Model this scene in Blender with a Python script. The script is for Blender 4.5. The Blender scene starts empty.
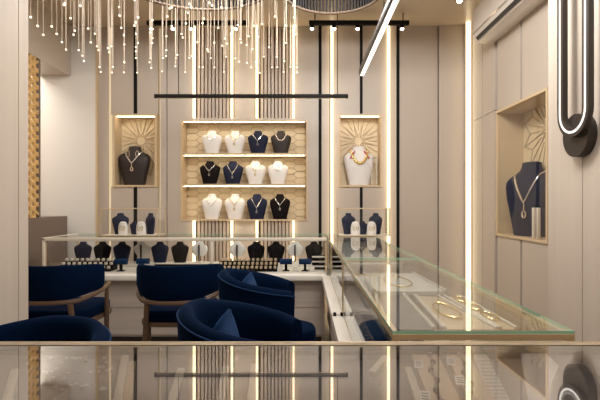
import bpy, math, random
from mathutils import Vector, Matrix
random.seed(7)
PI = math.pi
S = bpy.context.scene
C = S.collection
F, VX, VY, CZ = 450.0, 304.0, 203.0, 1.25
BW = 5.10            # front plane of the back wall


def wx(x, Y): return (x - VX) * Y / F
def wz(y, Y): return CZ - (y - VY) * Y / F
def bx_(x): return wx(x, BW)
def bz_(y): return wz(y, BW)


# ------------------------------------------------------------------ materials
def nodes(name):
    m = bpy.data.materials.new(name)
    m.use_nodes = True
    nt = m.node_tree
    b = nt.nodes['Principled BSDF']
    return m, nt, b


def mat(name, col, rough=0.5, metal=0.0, spec=0.5, sheen=0.0, noise=0.0, nscale=(8, 8, 8), bump=0.0, coat=0.0):
    m, nt, b = nodes(name)
    b.inputs['Base Color'].default_value = (*col, 1)
    b.inputs['Roughness'].default_value = rough
    b.inputs['Metallic'].default_value = metal
    b.inputs['Specular IOR Level'].default_value = spec
    b.inputs['Coat Weight'].default_value = coat
    if sheen:
        b.inputs['Sheen Weight'].default_value = sheen
        b.inputs['Sheen Roughness'].default_value = 0.35
        b.inputs['Sheen Tint'].default_value = (0.07, 0.26, 0.60, 1)
    if noise or bump:
        tc = nt.nodes.new('ShaderNodeTexCoord')
        mp = nt.nodes.new('ShaderNodeMapping')
        mp.inputs['Scale'].default_value = nscale
        nz = nt.nodes.new('ShaderNodeTexNoise')
        nz.inputs['Scale'].default_value = 0.55
        nz.inputs['Detail'].default_value = 5
        nt.links.new(tc.outputs['Object'], mp.inputs['Vector'])
        nt.links.new(mp.outputs['Vector'], nz.inputs['Vector'])
        if noise:
            mx = nt.nodes.new('ShaderNodeMix')
            mx.data_type = 'RGBA'
            mx.inputs['A'].default_value = (*[c * (1 - noise) for c in col], 1)
            mx.inputs['B'].default_value = (*[min(1, c * (1 + noise)) for c in col], 1)
            nt.links.new(nz.outputs['Fac'], mx.inputs['Factor'])
            nt.links.new(mx.outputs['Result'], b.inputs['Base Color'])
        if bump:
            bp = nt.nodes.new('ShaderNodeBump')
            bp.inputs['Strength'].default_value = bump
            bp.inputs['Distance'].default_value = 0.01
            nt.links.new(nz.outputs['Fac'], bp.inputs['Height'])
            nt.links.new(bp.outputs['Normal'], b.inputs['Normal'])
    return m


def emit(name, col, st):
    m = bpy.data.materials.new(name)
    m.use_nodes = True
    nt = m.node_tree
    nt.nodes.clear()
    o = nt.nodes.new('ShaderNodeOutputMaterial')
    e = nt.nodes.new('ShaderNodeEmission')
    e.inputs['Color'].default_value = (*col, 1)
    e.inputs['Strength'].default_value = st
    nt.links.new(e.outputs[0], o.inputs['Surface'])
    return m


def glass(name, tint=(1, 1, 1), rough=0.0, gain=0.95, base=0.03, power=5.0):
    m = bpy.data.materials.new(name)
    m.use_nodes = True
    nt = m.node_tree
    nt.nodes.clear()
    o = nt.nodes.new('ShaderNodeOutputMaterial')
    tr = nt.nodes.new('ShaderNodeBsdfTransparent')
    tr.inputs[0].default_value = (*tint, 1)
    gl = nt.nodes.new('ShaderNodeBsdfGlossy')
    gl.inputs['Roughness'].default_value = rough
    lw = nt.nodes.new('ShaderNodeLayerWeight')
    lw.inputs['Blend'].default_value = 0.5
    pw = nt.nodes.new('ShaderNodeMath'); pw.operation = 'POWER'
    pw.inputs[1].default_value = power
    nt.links.new(lw.outputs['Facing'], pw.inputs[0])
    mul = nt.nodes.new('ShaderNodeMath')
    mul.operation = 'MULTIPLY_ADD'
    mul.use_clamp = True
    mul.inputs[1].default_value = gain
    mul.inputs[2].default_value = base
    nt.links.new(pw.outputs[0], mul.inputs[0])
    mx = nt.nodes.new('ShaderNodeMixShader')
    nt.links.new(mul.outputs[0], mx.inputs[0])
    nt.links.new(tr.outputs[0], mx.inputs[1])
    nt.links.new(gl.outputs[0], mx.inputs[2])
    nt.links.new(mx.outputs[0], o.inputs['Surface'])
    return m


M = dict(
    rim=mat('bronze_rim', (0.16, 0.11, 0.075), 0.4, metal=0.4),
    latpale=mat('pale_lattice_line', (0.50, 0.39, 0.26), 0.5),
    taupe=mat('taupe_panel', (0.49, 0.415, 0.345), 0.42, noise=0.04, nscale=(3, 3, 3)),
    white=mat('white_paint', (0.72, 0.67, 0.61), 0.5),
    pier=mat('pale_veneer', (0.53, 0.45, 0.375), 0.5, noise=0.10, nscale=(30, 30, 1.2)),
    ceil=mat('ceiling_paint', (0.62, 0.51, 0.39), 0.30, spec=0.6, noise=0.05, nscale=(2, 2, 2)),
    floor=mat('floor_stone', (0.36, 0.31, 0.27), 0.25, noise=0.1),
    brown=mat('brown_board', (0.17, 0.125, 0.10), 0.5, noise=0.1, nscale=(2, 2, 20)),
    slat=mat('slat_veneer', (0.47, 0.38, 0.31), 0.45),
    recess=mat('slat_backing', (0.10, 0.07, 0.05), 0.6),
    oak=mat('light_oak', (0.60, 0.45, 0.28), 0.4, noise=0.08, nscale=(4, 4, 30)),
    nichebk=mat('niche_backing', (0.74, 0.60, 0.39), 0.5, noise=0.05, nscale=(4, 4, 4)),
    lattice=mat('lattice_line', (0.47, 0.34, 0.19), 0.5),
    gold=mat('brushed_gold', (0.66, 0.50, 0.31), 0.38, metal=0.25),
    screen=mat('screen_gold', (0.72, 0.47, 0.19), 0.35, metal=0.3, noise=0.4, nscale=(30, 30, 30)),
    black=mat('black_metal', (0.009, 0.007, 0.006), 0.55, spec=0.12),
    bronze=mat('dark_bronze', (0.035, 0.025, 0.020), 0.45, metal=0.3),
    navy=mat('navy_velvet', (0.0004, 0.0060, 0.024), 0.85, spec=0.05, sheen=0.13, noise=0.12, nscale=(9, 9, 9)),
    navyp=mat('navy_pillow', (0.004, 0.026, 0.085), 0.75, spec=0.2, sheen=0.22, noise=0.25, nscale=(12, 12, 12)),
    navyb=mat('navy_bust_cloth', (0.011, 0.014, 0.036), 0.65, spec=0.2),
    blackb=mat('black_bust_cloth', (0.007, 0.005, 0.005), 0.7, spec=0.1),
    brownb=mat('dark_brown_bust_cloth', (0.030, 0.021, 0.018), 0.5, spec=0.35),
    whiteb=mat('white_bust_cloth', (0.76, 0.72, 0.68), 0.6),
    cream=mat('cream_lacquer', (0.74, 0.66, 0.54), 0.4),
    tan=mat('tan_linen', (0.66, 0.51, 0.34), 0.6, noise=0.08, nscale=(40, 40, 40)),
    grey=mat('grey_felt', (0.20, 0.17, 0.16), 0.7),
    wood=mat('chair_walnut', (0.13, 0.075, 0.042), 0.4, noise=0.2, nscale=(6, 6, 6)),
    cab=mat('grained_cabinet', (0.50, 0.425, 0.37), 0.45, noise=0.22, nscale=(1.5, 1.5, 38)),
    slab=mat('white_slab', (0.80, 0.75, 0.68), 0.35),
    silver=mat('silver_jewel', (0.85, 0.80, 0.72), 0.2, metal=0.9),
    goldj=mat('gold_jewel', (0.90, 0.68, 0.30), 0.22, metal=0.8),
    red=mat('red_bead', (0.55, 0.06, 0.05), 0.3),
    acw=mat('air_conditioner_plastic', (0.70, 0.64, 0.59), 0.25),
    acd=mat('slot_dark', (0.03, 0.025, 0.022), 0.5),
    chrome=mat('chrome_trim', (0.85, 0.82, 0.78), 0.15, metal=0.9),
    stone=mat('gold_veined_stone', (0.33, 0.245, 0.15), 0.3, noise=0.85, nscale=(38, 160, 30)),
    tag=mat('paper_tag', (0.85, 0.84, 0.82), 0.6),
    ink=mat('tag_ink', (0.06, 0.05, 0.05), 0.6),
    rod=mat('crystal_rod', (0.66, 0.55, 0.43), 0.5, spec=0.2),
    greenedge=mat('green_glass_edge', (0.36, 0.70, 0.52), 0.15, spec=0.8),
)
M['led'] = emit('warm_led', (1.0, 0.80, 0.50), 3.2)
M['ledsoft'] = emit('soft_led', (1.0, 0.76, 0.46), 0.8)
M['leds'] = emit('sconce_led', (1.0, 0.93, 0.84), 1.6)
M['ledw'] = emit('white_led', (1.0, 0.90, 0.76), 2.6)
M['ledn'] = emit('niche_led', (1.0, 0.85, 0.61), 17.0)
M['tip'] = emit('rod_lamp', (1.0, 0.84, 0.62), 2.3)
M['spot'] = emit('spot_lens', (1.0, 0.92, 0.78), 18.0)
M['glass'] = glass('clear_glass', (0.985, 0.985, 0.98), base=0.02)
M['gtop'] = glass('counter_glass', (0.96, 0.975, 0.96), gain=0.9, base=0.05, power=4.0)
M['fglass'] = glass('polished_counter_glass', (0.97, 0.96, 0.95), rough=0.012, gain=0.72, base=0.25, power=3.0)


# ------------------------------------------------------------------ mesh builder
class MB:
    def __init__(s):
        s.v, s.f = [], []

    def add(s, v, f):
        n = len(s.v)
        s.v += [tuple(p) for p in v]
        s.f += [tuple(i + n for i in q) for q in f]
        return s

    def box(s, x0, x1, y0, y1, z0, z1):
        v = [(x, y, z) for z in (z0, z1) for y in (y0, y1) for x in (x0, x1)]
        return s.add(v, [(0, 2, 3, 1), (4, 5, 7, 6), (0, 1, 5, 4), (2, 6, 7, 3), (0, 4, 6, 2), (1, 3, 7, 5)])

    def rbox(s, x0, x1, y0, y1, z0, z1, r=0.01):
        """box with chamfered edges: stacked rounded rectangles"""
        def ring(d, z):
            a0, a1, b0, b1 = x0 + d, x1 - d, y0 + d, y1 - d
            k = r
            return [(a0 + k, b0, z), (a1 - k, b0, z), (a1, b0 + k, z), (a1, b1 - k, z), (a1 - k, b1, z), (a0 + k, b1, z), (a0, b1 - k, z), (a0, b0 + k, z)]
        return s.loft([ring(r, z0), ring(r * .3, z0 + r * .3), ring(0, z0 + r), ring(0, z1 - r), ring(r * .3, z1 - r * .3), ring(r, z1)])

    def loft(s, rings, cap=True, close=True):
        n = len(rings[0])
        v = [p for r in rings for p in r]
        f = []
        for i in range(len(rings) - 1):
            for j in range(n if close else n - 1):
                a, b = i * n + j, i * n + (j + 1) % n
                f.append((a, b, b + n, a + n))
        if cap:
            f.append(tuple(range(n - 1, -1, -1)))
            f.append(tuple(range((len(rings) - 1) * n, len(rings) * n)))
        return s.add(v, f)

    def tube(s, pts, r, n=8, closed=False, flat=None):
        pts = [Vector(p) for p in pts]
        m = len(pts)
        rings = []
        up = Vector((0, 0, 1))
        prev = None
        for i in range(m):
            if closed:
                t = (pts[(i + 1) % m] - pts[i - 1]).normalized()
            else:
                t = (pts[min(i + 1, m - 1)] - pts[max(i - 1, 0)]).normalized()
            if prev is None:
                a = up if abs(t.dot(up)) < .95 else Vector((1, 0, 0))
                u = (a - t * a.dot(t)).normalized()
            else:
                u = (prev - t * prev.dot(t)).normalized()
            prev = u
            w = t.cross(u)
            rr = r[i] if isinstance(r, (list, tuple)) else r
            k = flat or 1.0
            rings.append([tuple(pts[i] + u * rr * math.cos(2 * PI * j / n) + w * rr * k * math.sin(2 * PI * j / n)) for j in range(n)])
        if closed:
            rings.append(rings[0])
            return s.loft(rings, cap=False)
        return s.loft(rings)

    def cyl(s, p0, p1, r, n=12):
        return s.tube([p0, p1], r, n)

    def lathe(s, prof, n=20, c=(0, 0, 0)):
        rings = [[(c[0] + r * math.cos(2 * PI * j / n), c[1] + r * math.sin(2 * PI * j / n), c[2] + z) for j in range(n)] for r, z in prof]
        return s.loft(rings)

    def ball(s, c, r, n=10, k=6):
        prof = [(r * math.sin(PI * i / k) + 1e-5, -r * math.cos(PI * i / k)) for i in range(k + 1)]
        return s.lathe(prof, n, c)

    def build(s, name, m, parent=None, smooth=35):
        me = bpy.data.meshes.new(name)
        me.from_pydata(s.v, [], s.f)
        import bmesh
        bm = bmesh.new(); bm.from_mesh(me)
        bmesh.ops.recalc_face_normals(bm, faces=bm.faces)
        bm.to_mesh(me); bm.free()
        me.materials.append(m)
        if smooth:
            me.polygons.foreach_set('use_smooth', [True] * len(me.polygons))
            me.set_sharp_from_angle(angle=math.radians(smooth))
        me.update()
        o = bpy.data.objects.new(name, me)
        C.objects.link(o)
        if parent is not None:
            o.parent = parent
        return o


def tag(o, label, cat, group=None, kind=None):
    o['label'] = label
    o['category'] = cat
    if group: o['group'] = group
    if kind: o['kind'] = kind
    return o


def thing(name, label, cat, loc=(0, 0, 0), rz=0, group=None):
    o = bpy.data.objects.new(name, None)
    o.empty_display_size = 0.05
    C.objects.link(o)
    o.location = loc
    o.rotation_euler = (0, 0, rz)
    return tag(o, label, cat, group)


def struct(name, mb, m, smooth=0):
    o = mb.build(name, m, None, smooth)
    o['kind'] = 'structure'
    return o


def copy_tree(o, parent=None):
    c = o.copy()
    C.objects.link(c)
    if parent is not None: c.parent = parent
    for ch in list(o.children):
        copy_tree(ch, c)
    return c


# ------------------------------------------------------------------ the room
ZC = 3.257
XL, XR = -2.64, 1.85
struct('floor', MB().box(-4.0, 2.2, -1.6, 5.5, -0.06, 0), M['floor'])
struct('ceiling', MB().box(-4.0, 2.2, -1.6, 5.5, ZC, ZC + 0.08), M['ceil'])

wb = MB()          # taupe panels of the back wall, grooves left between them
D0, D1 = BW, BW + 0.24


def pan(mb, x0, x1, y0=None, y1=None, d=0.0):
    z1 = ZC if y0 is None else bz_(y0)
    z0 = 0.0 if y1 is None else bz_(y1)
    mb.box(bx_(x0), bx_(x1), D0 + d, D1, z0, z1)


pan(wb, 97.6, 108, d=0.03)
pan(wb, 111, 158, None, 114.5); pan(wb, 111, 158, 186.5, None)
pan(wb, 160.5, 166.6)
pan(wb, 167.4, 181)
pan(wb, 181, 193.2, None, 121.5); pan(wb, 181, 193.2, 219.5, None)
pan(wb, 193.2, 294.5, 118, 121.5); pan(wb, 193.2, 294.5, 219.5, 221)
pan(wb, 294.5, 306.5, None, 121.5); pan(wb, 294.5, 306.5, 219.5, None)
pan(wb, 306.5, 320.5)
pan(wb, 320.5, 329.5)
pan(wb, 333.5, 338.5); pan(wb, 382, 386.5)
pan(wb, 338.5, 382, None, 114.5); pan(wb, 338.5, 382, 186.5, None)
pan(wb, 390, 397.5)
pan(wb, 398.5, 437.6)
pan(wb, 438.6, 466.0, d=-0.02)
wb.box(bx_(233.5), bx_(256), D0 + 0.05, D1, bz_(118), ZC); wb.box(bx_(233.5), bx_(256), D0 + 0.05, D1, 0, bz_(221))                    # lit plain field between the slats
struct('wall_back', wb, M['taupe'])
# the wall's core behind the panels
struct('wall_back_core', MB().box(-2.75, 2.1, BW + 0.24, BW + 0.32, 0, ZC), M['recess'])
ww = MB(); ww.box(-4.0, bx_(96), D0, D1, 0, ZC)
struct('wall_back_white', ww, M['white'])
struct('trim_1', MB().box(bx_(96), bx_(97.6), D0 - 0.012, D1, 0, ZC), M['oak'])
# slat fields
sl = MB()
for a, b in ((196.5, 229.5), (260.0, 292.5)):
    n = 9
    for i in range(n):
        xc = a + (b - a) * (i + .5) / n
        for (y0, y1) in ((None, 118), (221, None)):
            z1 = ZC if y0 is None else bz_(y0); z0 = 0 if y1 is None else bz_(y1)
            sl.box(bx_(xc - 1.30), bx_(xc + 1.30), D0 + 0.02, D0 + 0.10, z0, z1)
struct('wall_back_slats', sl, M['slat'])
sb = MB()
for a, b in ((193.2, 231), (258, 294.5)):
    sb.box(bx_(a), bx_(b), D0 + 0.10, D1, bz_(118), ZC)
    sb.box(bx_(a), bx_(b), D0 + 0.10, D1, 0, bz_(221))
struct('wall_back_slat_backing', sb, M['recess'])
# black inlay strips
inl = [(133.8, 137.2, None, 114.5), (133.8, 137.2, 186.5, None), (318.6, 321.6, None, None), (359.8, 362.6, None, 114.5), (359.8, 362.6, 186.5, None), (396.4, 399.4, None, None)]
k = 2
for x0, x1, y0, y1 in inl:
    z1 = ZC - 0.001 if y0 is None else bz_(y0); z0 = 0.001 if y1 is None else bz_(y1)
    struct('trim_%d' % k, MB().box(bx_(x0), bx_(x1), D0 - 0.006, D0 + 0.02, z0, z1), M['black']); k += 1

# vertical light strips
def strip(x0, x1, y0, y1, label, m='led', proud=0.03, depth=0.03):
    z1 = ZC - 0.01 if y0 is None else bz_(y0); z0 = 0.02 if y1 is None else bz_(y1)
    o = MB().box(bx_(x0), bx_(x1), D0 - proud, D0 - proud + depth, z0, z1).build('light_strip', M[m], None, 0)
    tag(o, label, 'light strip', 'vertical light strips in the back wall')


strip(108.3, 110.6, None, None, 'vertical light strip along the left side of the brown bust alcove', 'ledsoft', -0.02)
strip(158.3, 160.0, None, None, 'vertical light strip along the right side of the brown bust alcove', 'ledsoft', -0.05)
for a, b, nm in ((193.6, 195.6, 'left edge of the left slatted field'), (231.2, 233.2, 'right edge of the left slatted field'),
                 (256.2, 258.2, 'left edge of the right slatted field'), (292.6, 294.4, 'right edge of the right slatted field')):
    strip(a, b, None, 118.4, 'upper vertical light strip at the ' + nm, 'led', 0.04, 0.045)
    strip(a, b, 220.6, None, 'lower vertical light strip at the ' + nm + ' below the niche', 'led', 0.045, 0.05)
strip(330.6, 333.0, None, None, 'tall light strip between black inlay and the white bust alcove', 'led', 0.045, 0.05)
strip(387.0, 389.2, None, None, 'tall light strip along right side of the white bust alcove', 'led', 0.045, 0.05)

# right wall: panels with grooves, alcove opening
wr = MB()
def rp(x0, x1, z0=0.0, z1=ZC, d=0.0):     # x in photograph columns on the plane X = XR
    ya, yb = XR * F / (x1 - VX), XR * F / (x0 - VX)
    wr.box(XR + d, XR + 0.3, ya, yb, z0, z1)
AZ0, AZ1 = 0.94, 2.125
for za, zb in ((0, 2.14), (2.146, ZC)):
    rp(473, 482.3, za, zb); rp(483.7, 495.7, za, zb, d=-0.01)
rp(497.4, 520.2, 0, AZ0); rp(522.0, 549, 0, AZ0); rp(497.4, 520.2, AZ1, ZC); rp(522.0, 549, AZ1, ZC)
rp(549, 600)
struct('wall_right', wr, M['taupe'])
struct('wall_right_core', MB().box(XR + 0.30, XR + 0.36, -1.6, 5.4, 0, ZC), M['recess'])
o = MB().box(bx_(466.8), bx_(471.2), D0 - 0.30, D0 - 0.27, 0.02, ZC - 0.01)
yc = 4.80
o = MB().tube([(XR - 0.035, 4.97, 0.02), (XR - 0.035, 4.97, ZC - 0.01)], 0.026, 12).build('light_strip', M['led'])
tag(o, 'brightest vertical light strip in the corner beyond the air conditioner', 'light strip', 'vertical light strips in the back wall')
struct('trim_8', MB().box(XR - 0.05, XR + 0.3, 5.0, 5.12, 0, ZC), M['taupe'])

# right pier (faces the room) and left pier
pr = MB()
PX = 1.50
def pp(x0, x1):
    ya, yb = PX * F / (x1 - VX), PX * F / (x0 - VX)
    pr.box(PX, PX + 0.62, ya, yb, 0, ZC)
pp(548.3, 582.0); pp(582.7, 640)
pr.box(PX + 0.01, PX + 0.6, 1.7, 2.7, 0, ZC)
struct('wall_right_pier', pr, M['pier'])
struct('wall_right_front', MB().box(PX + 0.62, PX + 0.70, -1.6, 2.4, 0, ZC), M['taupe'])
pl = MB()
LX = -1.50
def lp(x0, x1):
    ya, yb = -LX * F / (VX - x0), -LX * F / (VX - x1)
    pl.box(LX - 0.5, LX, ya, yb, 0, ZC)
lp(-40, 18.2); lp(18.8, 28.3)
pl.box(LX - 0.48, LX - 0.01, 2.0, 2.4, 0, ZC)
struct('wall_left_pier', pl, M['pier'])
# left wall: bulkhead over an opening, low parapet, screen
wl = MB()
BZ = 2.69
wl.box(XL - 0.35, XL, -1.6, 3.4, 0, BZ)
struct('wall_left', wl, M['taupe'])
struct('wall_left_bulkhead', MB().box(XL - 0.35, XL, -1.6, 5.09, BZ, ZC), M['taupe'])
struct('wall_left_parapet', MB().box(XL - 0.30, XL, 3.4, 5.02, 0, 1.105), M['brown'])
struct('wall_left_outer', MB().box(-4.0, -3.92, -1.6, 5.2, 0, ZC), M['white'])
struct('wall_front_header', MB().box(-4.0, 2.2, -1.66, -1.6, 2.6, ZC), M['taupe'])

# perforated gold screen (triangular strapwork, open between the straps)
sc = MB()
y0s, y1s, z0s, z1s = 3.42, 4.50, 1.105, BZ
def clip(p, q):
    (a, b), (c, d) = p, q
    t0, t1 = 0.0, 1.0
    for lo, hi, s0, ds in ((y0s, y1s, a, c - a), (z0s, z1s, b, d - b)):
        if abs(ds) < 1e-9:
            if s0 < lo or s0 > hi: return None
            continue
        u, w = (lo - s0) / ds, (hi - s0) / ds
        if u > w: u, w = w, u
        t0, t1 = max(t0, u), min(t1, w)
    if t1 - t0 < 0.02: return None
    return (a + (c - a) * t0, b + (d - b) * t0), (a + (c - a) * t1, b + (d - b) * t1)
def flatbar(mb, p, q, w, x0, x1, axis='x'):
    d = Vector((q[0] - p[0], q[1] - p[1])).normalized()
    nrm = Vector((-d.y, d.x)) * w / 2
    pts = [(p[0] + nrm.x, p[1] + nrm.y), (q[0] + nrm.x, q[1] + nrm.y), (q[0] - nrm.x, q[1] - nrm.y), (p[0] - nrm.x, p[1] - nrm.y)]
    if axis == 'x':
        rings = [[(xx, a, b) for a, b in pts] for xx in (x0, x1)]
    else:
        rings = [[(a, xx, b) for a, b in pts] for xx in (x0, x1)]
    mb.loft(rings)
sp = 0.072
for ang in (30, 90, 150):
    dv = Vector((math.cos(math.radians(ang)), math.sin(math.radians(ang))))
    nv = Vector((-dv.y, dv.x))
    for i in range(-40, 41):
        c0 = Vector((3.96, 1.9)) + nv * sp * (i + .5)
        r = clip(tuple(c0 - dv * 4), tuple(c0 + dv * 4))
        if r: flatbar(sc, r[0], r[1], 0.022, XL - 0.03 + 0.0004 * ang / 30, XL - 0.005 + 0.0004 * ang / 30)
t = thing('perforated_screen', 'gold perforated screen with star openings beside the left pier', 'screen', (0, 0, 0))
sc.build('lattice', M['screen'], t, 0)
for ya, yb in ((4.485, 4.51), (3.402, 3.42)): MB().box(XL - 0.035, XL, ya, yb, 1.106, BZ - 0.001).build('edge_post', M['brown'], t, 0)

# ------------------------------------------------------------------ busts
PROF = [(0.0, .66, .34, 0), (.04, .67, .35, 0), (.25, .78, .38, 0), (.5, .93, .42, 0), (.66, 1.0, .40, 0), (.74, .98, .36, 0), (.80, .84, .32, 0),
        (.85, .60, .28, 0), (.89, .44, .26, 0), (.94, .37, .25, 0), (1.0, .35, .24, 0)]
def sell(a, b, z, n=24, e=2.4, cy=0):
    r = []
    for j in range(n):
        t_ = 2 * PI * j / n
        c, s_ = math.cos(t_), math.sin(t_)
        r.append((a * math.copysign(abs(c) ** (2 / e), c), cy + b * math.copysign(abs(s_) ** (2 / e), s_), z))
    return r
def bust_mesh(h, w):
    mb = MB()
    rings = [sell(w / 2 * a, w / 2 * b, z * h, cy=w * .10 * max(0, z - .6)) for z, a, b, _ in PROF]
    # slightly domed top
    rings.append(sell(w / 2 * .22, w / 2 * .15, h * 1.012, cy=w * .04))
    return mb.loft(rings)
def bust_front(h, w, x, z):
    """y of the bust's front surface at x, z (local)"""
    zf = z / h
    for i in range(len(PROF) - 1):
        if PROF[i][0] <= zf <= PROF[i + 1][0]:
            u = (zf - PROF[i][0]) / (PROF[i + 1][0] - PROF[i][0])
            a = PROF[i][1] + (PROF[i + 1][1] - PROF[i][1]) * u
            b = PROF[i][2] + (PROF[i + 1][2] - PROF[i][2]) * u
            break
    else:
        a, b = .35, .24
    a *= w / 2; b *= w / 2
    k_ = max(0, 1 - min(1, abs(x / a)) ** 2.4) ** (1 / 2.4)
    return -b * k_ + w * .10 * max(0, zf - .6)
ordn = ['first', 'second', 'third', 'fourth', 'fifth', 'sixth', 'seventh', 'eighth', 'ninth', 'tenth', 'eleventh', 'twelfth', 'thirteenth', 'fourteenth']
meshcache = {}
def bust(loc, h, w, m, label, group, rz=0):
    key = (round(h, 3), round(w, 3), m)
    if key not in meshcache:
        o = bust_mesh(h, w).build('necklace_bust', M[m])
        meshcache[key] = o.data
    else:
        o = bpy.data.objects.new('necklace_bust', meshcache[key]); C.objects.link(o)
    o.location = loc; o.rotation_euler = (0, 0, rz)
    tag(o, label, 'bust', group)
    return o
def necklace(loc, h, w, style, label, group, m='silver', rz=0, r=None, zs=1.0):
    """a chain lying on the bust's front, with a pendant"""
    r = r or w * .018
    t_ = thing('necklace', label, 'necklace', loc, rz, group)
    pts = []
    drop = {'u': .60, 'v': .56, 'deep': .45, 'fringe': .56}[style]
    N = 25
    for i in range(N):
        s_ = -1 + 2 * i / (N - 1)
        x = s_ * w * .27
        if style == 'v' or style == 'deep':
            z = h * (drop + (.865 - drop) * abs(s_) ** 1.1)
        else:
            z = h * (drop + (.87 - drop) * (abs(s_) ** 2.4))
        pts.append((x, bust_front(h, w, x, z) - r * 1.1, z))
    ch = MB()
    if style == 'fringe':
        for p in pts: ch.ball(p, r * 1.9, 8, 5)
    ch.tube(pts, r, 6)
    ch.build('chain', M[m], t_)
    zc = h * drop
    pd = MB()
    if style in ('v', 'deep'):
        yv = bust_front(h, w, 0, zc - h * .05) - r * 1.2
        pd.cyl((0, yv, zc), (0, yv, zc - h * .11), r * .6, 6)
        pts2 = [(w * .035 * math.cos(q * PI / 6), yv, zc - h * .155 + h * .048 * math.sin(q * PI / 6)) for q in range(12)]
        pd.tube(pts2, r * .8, 6, closed=True)
        pd.build('pendant', M[m], t_)
    elif style == 'u':
        yv = bust_front(h, w, 0, zc - h * .03) - r * 1.2
        pd.ball((0, yv, zc - r * 2), r * 2.0, 10, 6)
        pd.build('pendant', M[m], t_)
    return t_


# ------------------------------------------------------------------ wall niche with three shelves
NX0, NX1 = bx_(182), bx_(306.3)
NZ0, NZ1 = bz_(219.4), bz_(121.6)
ND = 0.225
nt_ = thing('display_niche', 'wide lit wall niche with three shelves of necklace busts', 'display niche', (0, BW, 0))
fr = MB()
th = 0.016
fr.box(NX0 - th, NX0, -0.012, ND, NZ0 - th, NZ1 + th); fr.box(NX1, NX1 + th, -0.012, ND, NZ0 - th, NZ1 + th)
fr.box(NX0, NX1, -0.012, ND, NZ1, NZ1 + th); fr.box(NX0, NX1, -0.012, ND, NZ0 - th, NZ0)
fr.build('frame', M['oak'], nt_, 0)
shz = [NZ0]
for yy in (185.0, 154.2):
    z = bz_(yy)
    MB().box(NX0 + .001, NX1 - .001, -0.008, ND - 0.02, z - 0.012, z + 0.012).build('shelf', M['oak'], nt_, 0)
    shz.append(z + 0.012)
MB().box(NX0, NX1, ND - 0.018, ND, NZ0, NZ1).build('back_panel', M['nichebk'], nt_, 0)
for zt in (NZ1, shz[2] - 0.024, shz[1] - 0.024):
    MB().box(NX0 + .02, NX1 - .02, 0.004, 0.018, zt - 0.0045, zt - 0.001).build('light_strip', M['ledn'], nt_, 0)
# hexagon strapwork on the back panel
def clip2(p, q, a0, a1, b0, b1):
    global y0s, y1s, z0s, z1s
    y0s, y1s, z0s, z1s = a0, a1, b0, b1
    return clip(p, q)
hx = MB()
seen = set()
R = 0.085
rows = [(shz[i], (shz[i + 1] - 0.03) if i < 2 else NZ1 - 0.005) for i in range(3)]
for (za, zb) in rows:
    for i in range(-14, 15):
        for j in range(-3, 4):
            cx_ = 0.5 * (NX0 + NX1) + i * R * 1.5
            cz_ = 0.5 * (za + zb) + (j + .5 * (i % 2)) * R * 0.92
            vs = [(cx_ + R * math.cos(q * PI / 3), cz_ + R * .53 * math.sin(q * PI / 3) * 1.0) for q in range(6)]
            for q in range(6):
                r = clip2(vs[q], vs[(q + 1) % 6], NX0 + .004, NX1 - .004, za, zb)
                if r:
                    key = tuple(sorted([(round(r[0][0], 3), round(r[0][1], 3)), (round(r[1][0], 3), round(r[1][1], 3))]))
                    if key in seen: continue
                    seen.add(key)
                    flatbar(hx, r[0], r[1], 0.006, ND - 0.024, ND - 0.016, 'y')
hx.build('strapwork', M['lattice'], nt_, 0)

shelf_names = ['bottom', 'middle', 'top']
rowspec = {2: ([212, 235, 258, 281], ['whiteb', 'whiteb', 'navyb', 'brownb']),
           1: ([210, 233, 255.5, 278], ['blackb', 'navyb', 'whiteb', 'whiteb']),
           0: ([212, 235, 257, 280], ['whiteb', 'whiteb', 'navyb', 'blackb'])}
cname = {'whiteb': 'white', 'navyb': 'navy', 'brownb': 'dark brown', 'blackb': 'black'}
neck = {(2, 0): ('u', 'silver', 'silver chain'), (2, 1): ('v', 'goldj', 'thin gold chain'), (2, 2): ('v', 'silver', 'fine chain'), (2, 3): ('fringe', 'silver', 'heavy silver collar'),
        (1, 0): ('v', 'silver', 'silver pendant necklace'), (1, 1): ('deep', 'silver', 'fine dark chain'), (1, 2): ('v', 'goldj', 'thin gold chain'), (1, 3): ('u', 'silver', 'silver beaded chain'),
        (0, 0): ('u', 'silver', 'silver chain'), (0, 1): ('v', 'goldj', 'gold pendant chain'), (0, 2): ('deep', 'silver', 'fine chain'), (0, 3): ('v', 'silver', 'bright silver pendant necklace')}
for r in (2, 1, 0):
    xs, ms = rowspec[r]
    for i, (x, m) in enumerate(zip(xs, ms)):
        Y = BW + 0.085
        h = 0.262 if r else 0.285
        w = 0.236
        loc = (wx(x, Y), Y, shz[r] + 0.0005)
        bust(loc, h, w, m, '%s necklace bust standing %s from left on the %s niche shelf' % (cname[m], ordn[i], shelf_names[r]), 'busts in the shelved niche')
        st, nm, ds = neck[(r, i)]
        necklace(loc, h, w, st, '%s on the %s bust, %s on the %s niche shelf' % (ds, cname[m], ordn[i], shelf_names[r]), 'necklaces in the shelved niche', nm)

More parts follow.
